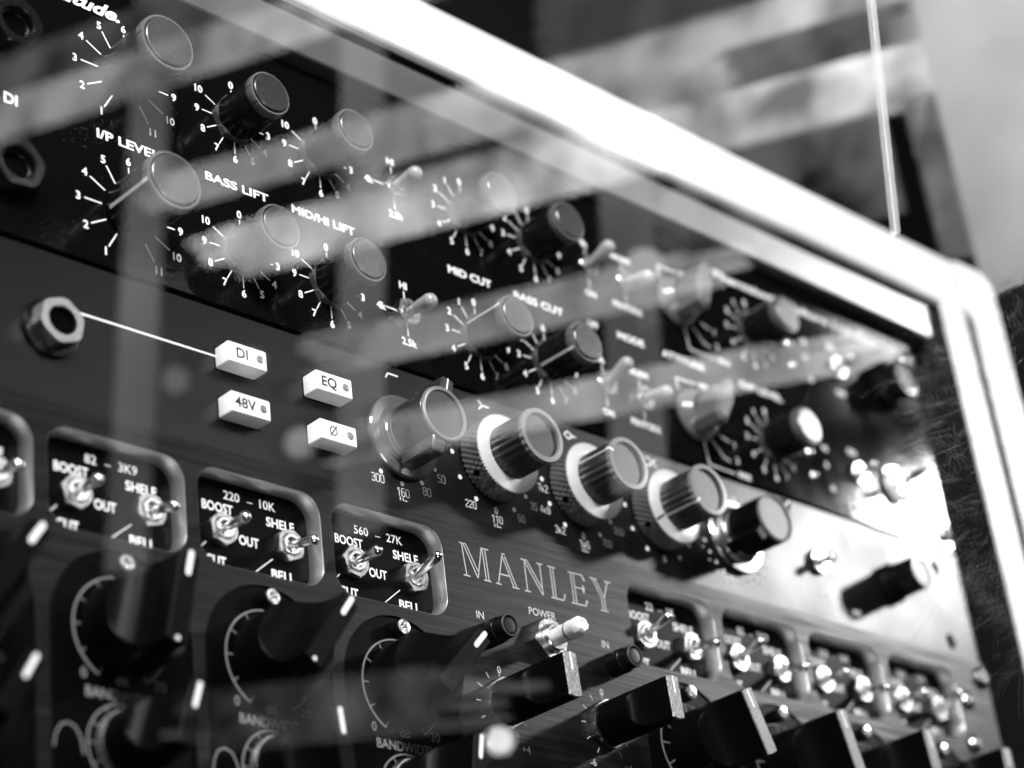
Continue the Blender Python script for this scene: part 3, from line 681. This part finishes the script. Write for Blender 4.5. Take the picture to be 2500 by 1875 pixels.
# Y
S_([(20.3, t0), (23.6, t0)]); S_([(21.4, t0), (24.7, -59.0), (24.7, b0)]); S_([(22.7, t0), (25.9, -58.8), (25.9, b0)]); S_([(28.2, t0), (25.9, -58.8)]); S_([(26.9, t0), (29.7, t0)]); S_([(23.6, b0), (27.0, b0)])
obj('engraved_name', en, M_PRINTL, eq, (0, 0, ZM+ZP))
for w_, x, y in (('IN', -29.5, -74.6), ('IN', 23.3, -74.4), ('POWER', -3.1, -69.3)):
    s_ = MB(); text(s_, w_, x, y, 2.3, w=11.4 if w_ == 'POWER' else None, bold=0.006); obj('lettering', s_, M_PRINTL, eq, (0, 0, ZM+ZP))
for cx in (-24.6, 18.3):
    s_ = MB(); text(s_, '0', cx+0.2, -90.5, 2.2, bold=0.0)
    for i in range(11): tick(s_, cx, -101, 8.6, 10.3, 240-30*i, 0.24)
    text(s_, '-6', cx-7.6, -113.2, 2.2, bold=0.0); text(s_, '+4', cx+7.6, -113.2, 2.2, bold=0.0)
    obj('printed_scale', s_, M_PRINTL, eq, (0, 0, ZM+ZP))
for x, y in ((-27.0, -80.4), (25.8, -80.6)):
    b_ = MB(); b_.lathe([(3.9, 0), (3.9, 5.0), (3.7, 5.25), (3.5, 5.3), (3.5, 8.8), (3.3, 9.1), (2.9, 9.15), (2.7, 8.7), (2.3, 8.6), (2.2, 8.9), (0, 9.0)], 48)
    k = obj('in_button', b_, M_BLACK, eq, (x, y, ZM)); b_ = MB(); b_.lathe([(3.48, 8.6), (3.42, 9.15), (3.0, 9.3), (2.8, 9.0)], 48); obj('button_rim', b_, M_SMOKE, k)
# power toggle with a taped, torn sleeve
pt = MB(); pt.lathe([(4.2, 0), (4.2, 4.6), (3.9, 4.9), (3.0, 4.9), (2.9, 3.0), (0, 3.0)], 36); po = obj('power_toggle', pt, M_CHROME, eq, (-3.2, -78.2, ZM))
obj('nut', mesh_nut(6.9, 2.9, 4.3, 0.15), M_NICKEL, po)
sl = MB(); rnd = random.Random(3)
def torn(i, z): 
    return 1.0 if z < 12.5 else 1.0+0.14*sin(i*1.9+z*1.3)*((z-12.4)/4)+rnd.uniform(-0.05, 0.05)
sl.lathe([(2.5, 2.2), (2.55, 3.5), (2.7, 9.6), (2.66, 10.0), (2.85, 10.1), (2.9, 11.0), (2.86, 12.2), (2.9, 13.0), (2.8, 14.2), (2.5, 15.2), (1.8, 15.9), (1.0, 15.6), (0, 15.3)], 22, rmod=torn)
obj('lever_sleeve', sl, M_SLEEVE, po)
sr = MB(); sr.lathe([(2.74, 9.5), (2.80, 9.6), (2.80, 9.9), (2.74, 10.0)], 40); obj('sleeve_ring', sr, M_RIM, po)
# ear screws
screw(eq, 221.5, -61.5, ZM, 3.4); screw(eq, 219.8, -78.5, ZM, 3.2); screw(eq, 234.0, -51.0, ZM, 4.4)

for par, ya, yb, zz in ((st, -43, -1, 0.04), (eq, -120, -46, ZM+0.04)):
    du = MB()
    for i in range(420):
        x = random.uniform(-190, 90); y = random.uniform(ya, yb); r = random.uniform(0.02, 0.075); a = random.random()*6
        if par is eq and any(x0-0.5 < x < x0+42.1 and (y > -78.6 or y < -80) for x0 in XL): continue
        du.add([(x+r*cos(a), y+r*sin(a), zz), (x+r*cos(a+2), y+r*sin(a+2), zz), (x+r*cos(a+4.1), y+r*sin(a+4.1), zz+0.05)], [(0, 1, 2)])
    obj('dust', du, M_DUST, par)['kind'] = 'stuff'

# ================================================================== rack cabinet
rk = empty('rack_cabinet')
thing(rk, 'pale wooden rack cabinet frame with bright top rail and right post around the units', 'rack cabinet')
ZC = 10.0
def bar(name, pts, z0, z1, mt, ch=1.2): m_ = MB(); m_.prism(pts, z0, z1, ch, bottom=True); return obj(name, m_, mt, rk)
bar('top_rail', [(-330, 114.2), (271.5, 114.2), (271.5, 139.0), (-330, 139.0)], 7, ZC, M_FRAME, 0.8)
bar('inner_post', [(254.0, -220), (271.0, -220), (271.0, 114.0), (254.0, 114.0)], 9.4, 10.3, M_FRAME, 0.4)
cr = [(278.5, -220), (300.5, -220), (300.5, 122.0)]+[(288.5+12*cos(radians(a)), 128.5+12*sin(radians(a))) for a in (15, 35, 55, 75, 90)]+[(275.0, 140.2), (272.0, 139.4), (272.0, 116.0), (278.5, 112.0)]
bar('outer_post', cr, 9.4, 10.4, M_FRAME, 0.5)
bar('case_side', [(254.6, -220), (300, -220), (300, 113.5), (254.6, 113.5)], -80, 9.35, M_DARK, 0.0)
bar('case_top', [(-330, 114.6), (256.3, 114.6), (256.3, 138.5), (-330, 138.5)], -80, 6.0, M_DARK, 0.0)
bar('header_rail', [(-330, 97.3), (250.0, 97.3), (255.2, 111.8), (-330, 111.8)], -2.9, 6.0, M_STRIP, 0.5)
bar('header_gap', [(-330, 111.9), (255.8, 111.9), (255.8, 114.1), (-330, 114.1)], -14, 1.0, M_DARK, 0.0)
bar('rack_rail', [(239.5, -220), (255.8, -220), (255.8, 97.0), (239.5, 97.0)], -30, -12, M_DARK, 0.2)
bar('back_board', [(-340, -230), (256, -230), (256, 112), (-340, 112)], -60, -50, M_DARK, 0.0)
screw(rk, 248.5, -2.5, -8.0, 4.6, M_BLACK)

wl = MB(); wl.box(-2500, 2500, -1500, 1800, -960, -950); struct(obj('wall', wl, M_WALLD))

# ================================================================== glass pane in front
def glass_mat():
    mt = bpy.data.materials.new('window_glass'); mt.use_nodes = True; nt = mt.node_tree; nt.nodes.clear()
    out = nt.nodes.new('ShaderNodeOutputMaterial'); mix = nt.nodes.new('ShaderNodeMixShader'); tr = nt.nodes.new('ShaderNodeBsdfTransparent'); gl = nt.nodes.new('ShaderNodeBsdfGlossy')
    gl.inputs['Roughness'].default_value = 0.0; tr.inputs[0].default_value = (0.99, 0.99, 0.99, 1)
    ge = nt.nodes.new('ShaderNodeNewGeometry'); dt = nt.nodes.new('ShaderNodeVectorMath'); dt.operation = 'DOT_PRODUCT'
    nt.links.new(ge.outputs['Normal'], dt.inputs[0]); nt.links.new(ge.outputs['Incoming'], dt.inputs[1])
    ab = nt.nodes.new('ShaderNodeMath'); ab.operation = 'ABSOLUTE'; nt.links.new(dt.outputs['Value'], ab.inputs[0])
    su = nt.nodes.new('ShaderNodeMath'); su.operation = 'SUBTRACT'; su.inputs[0].default_value = 1; nt.links.new(ab.outputs[0], su.inputs[1])
    pw = nt.nodes.new('ShaderNodeMath'); pw.operation = 'POWER'; pw.inputs[1].default_value = 5; nt.links.new(su.outputs[0], pw.inputs[0])
    ma = nt.nodes.new('ShaderNodeMath'); ma.operation = 'MULTIPLY_ADD'; ma.inputs[1].default_value = 0.96; ma.inputs[2].default_value = 0.04; nt.links.new(pw.outputs[0], ma.inputs[0])
    nt.links.new(ma.outputs[0], mix.inputs[0]); nt.links.new(tr.outputs[0], mix.inputs[1]); nt.links.new(gl.outputs[0], mix.inputs[2]); nt.links.new(mix.outputs[0], out.inputs[0])
    return mt
ZG = 250.0
g = MB(); g.box(-700, 900, -500, 600, ZG-0.4, ZG+0.4, bottom=True)
thing(obj('glass_pane', g, glass_mat()), 'large clear glass pane in front of the rack, mirroring the bright room', 'glass pane')

# ================================================================== what the pane mirrors: added glowing strips and bars on the camera's side
DA = Vector((-0.18, 0.20, 0.963))      # level direction of the glowing strips (s), y is up (h)
Q0 = Vector((217.5, 159.4, 2*ZG+200.0))
def SH(s, h, d=0.0):                    # s along the strips, h up, d thickness towards the outside (+x)
    return (Q0[0]+DA[0]*s+d, Q0[1]+DA[1]*s+h, Q0[2]+DA[2]*s)
def slab(name, s0, s1, h0, h1, mt, parent, d0=0.0, d1=6.0, lean=0.0):
    m_ = MB(); c = [(s0, h0), (s1, h0), (s1, h1), (s0, h1)]
    vs = [SH(s-lean*h, h, d0) for s, h in c]+[SH(s-lean*h, h, d1) for s, h in c]
    m_.add(vs, [(3, 2, 1, 0), (4, 5, 6, 7), (0, 1, 5, 4), (1, 2, 6, 5), (2, 3, 7, 6), (3, 0, 4, 7)]); return obj(name, m_, mt, parent)
win = empty('mirrored_glow'); thing(win, 'added glowing horizontal strips and upright bars, seen mirrored in the glass', 'glow strips')
E_HI = emis('band_glow_bright', 4.6, (26, 0.7)); E_MD = emis('band_glow', 2.9, (26, 0.6)); E_LO = emis('band_glow_dim', 0.66, (30, 0.9)); E_DK = emis('band_glow_dull', 0.45, (14, 0.8)); E_V = emis('upright_bar_glow', 1.15, (10, 0.4))  # self-lit tones for the soft bands mirrored in the glass
wr = random.Random(5)
def band(s0, s1, h0, h1, mt, soft=9.0, rag=26, name='band_strip', pitch=3.0):
    # added glowing strips, thinning outwards so the band blurs into soft light
    h = h0-soft
    while h < h1+soft:
        e = min(h-(h0-soft), (h1+soft)-h)/(2*soft); cov = max(0.0, min(1.0, e))
        if cov > 0.06: slab(name, s0+(0 if s0 < -200 else wr.uniform(-rag, rag)), s1+(0 if s1 > 600 else wr.uniform(-rag, rag)), h, h+pitch*cov, mt, win)
        h += pitch
band(-235, 700, 242, 256, E_MD); band(-90, 700, 266, 290, E_LO, 5)
band(-235, 235, 155, 168, E_MD, 7); band(-140, 80, 127, 149, E_MD, 2, 10); band(-235, -141, 127, 149, E_LO, 2, 0); band(-235, 185, 102, 121, E_HI, 8)
slab('band_strip', -30, 60, 131, 136, emis('dark_band_line', 0.1), win, -3, 0)  # thin dark strip added across the mirrored glow
band(-208, -95, 48, 95, E_LO, 4, 10); slab('pane', -235, -222, 20, 100, E_LO, win)  # dim glow filling the gaps between mirrored bands
band(-110, 105, 33, 44, E_MD, 8); band(-160, 95, -19, -10, E_MD, 7)
band(-150, -50, 175, 236, E_DK, 6, 12)
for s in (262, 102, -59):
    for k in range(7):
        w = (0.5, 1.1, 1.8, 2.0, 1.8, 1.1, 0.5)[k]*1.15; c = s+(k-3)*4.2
        slab('upright_bar', c-w, c+w, -60, 320, E_V, win, 9, 13, lean=0.11)  # each upright split into thin glowing bars to soften its edges
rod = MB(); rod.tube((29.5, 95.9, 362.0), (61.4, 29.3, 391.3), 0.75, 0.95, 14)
thing(obj('glow_rod', rod, emis('rod_glow', 7.0)), 'thin added self-lit upright cable mirrored above the right end of the top rail', 'glow_rod')  # self-lit rod added for a thin bright line in the reflection
# pale wall at the near end; its lit tone is put into emission
E_FR = emis('wall_glow', 2.6, (14, 0.22))
for k in range(6): slab('edge_strip', -235+k*2.6, -235+k*2.6+2.2-0.36*k, 100-6*k, 200, E_FR, win)  # thinning strips added to soften the glowing wall's edge
fr = slab('glow_wall', -330, -236, -170, 200, E_FR, None, 0, 6); thing(fr, 'plain pale wall given its own glow at the right of the mirrored strips', 'glow strips')
def lamp(s, h, r, e, label):
    m_ = MB(); m_.lathe([(r*sin(pi*i/12), -r*cos(pi*i/12)) for i in range(13)], 24); o = obj('glow_ball', m_, emis('lamp_glow', e), None, SH(s, h, -16)); thing(o, label, 'lamp', 'small lamps mirrored in the glass'); return o  # glowing balls added for bright and hazy spots in the reflection
band(45, 200, -160, -142, E_LO, 8, 40)
lamp(197, 34, 7.0, 1.2, 'faint added glow mirrored left of the upper left white button')
lamp(144, 34, 7.0, 1.4, 'faint added glow mirrored between the upper two white buttons')
lamp(17, -176, 6.0, 11, 'round lamp mirrored low in the glass below the first paddle knob')
lamp(116, -16, 7.5, 2.6, 'soft added glow mirrored beside the lower left white button')
lamp(-92, 38, 9.0, 4.0, 'added glow mirrored between the mode switches and attitude selector')
lamp(14, 222, 2.2, 5, 'tiny lamp mirrored above the bright top rail')

# dark curly fleece for a head of hair near the camera, mirrored at the right edge
fl = MB(); rnd = random.Random(11)
FC = Vector((30.0, 14.0, 0)); 
def ray(px, py, t):
    d = Rrow[0]*((px-1250)/5180.37)+Rrow[1]*((py-937.5)/5180.37)+Rrow[2]; d.normalize(); return Vector((-441.44, -293.166, 400.848))+d*t
_c = ray(2600, 1140, 690); FC = (_c[0], _c[1], 2*ZG-_c[2])
body = MB(); vs = []
for i in range(25):
    for j in range(48):
        th = pi*i/24; ph = 2*pi*j/48; r = 1+0.05*sin(3*ph+2*th)+0.04*sin(7*th+ph); vs.append((46*r*sin(th)*cos(ph), 62*r*cos(th), 42*r*sin(th)*sin(ph)))
body.add(vs, [(i*48+j, i*48+(j+1) % 48, (i+1)*48+(j+1) % 48, (i+1)*48+j) for i in range(24) for j in range(48)], True)
fo = obj('hair_mass', body, mat('dark_hair_base', 0.012, 0.9, spec=0.1), None, FC); thing(fo, 'dark curly fleece mirrored at the right edge of the glass', 'hair_mass')
hair = MB()
for i in range(5200):
    u = rnd.uniform(-1, 1); ph = rnd.uniform(0, 2*pi); s = math.sqrt(1-u*u); nrm = Vector((s*cos(ph), u, s*sin(ph)))
    p = Vector((46*nrm[0], 62*nrm[1], 42*nrm[2]))*rnd.uniform(0.93, 1.0); L = rnd.uniform(4, 11) if rnd.random() < .93 else rnd.uniform(14, 34)
    t = nrm.cross(Vector((rnd.uniform(-1, 1), rnd.uniform(-1, 1), rnd.uniform(-1, 1)))).normalized(); w = 0.07
    d = (nrm+t*rnd.uniform(0.4, 1.4)).normalized(); ax = t.cross(nrm).normalized(); curl = rnd.uniform(-0.5, 0.5); prev = p; k = 7
    pts = [p]
    for q in range(k): pts.append(pts[-1]+d*(L/k)); d = (d+ax*curl+t*rnd.uniform(-.25, .25)+nrm*rnd.uniform(-.1, .1)).normalized()
    side = d.cross(nrm); side = (side.normalized() if side.length > 1e-4 else ax)*w
    vv = []; ff = []
    for q, P_ in enumerate(pts): vv += [tuple(P_-side), tuple(P_+side)]
    for q in range(k): ff.append((2*q, 2*q+1, 2*q+3, 2*q+2))
    hair.add(vv, ff)
ho = obj('curly_hair', hair, M_FUR, fo); ho['kind'] = 'stuff'
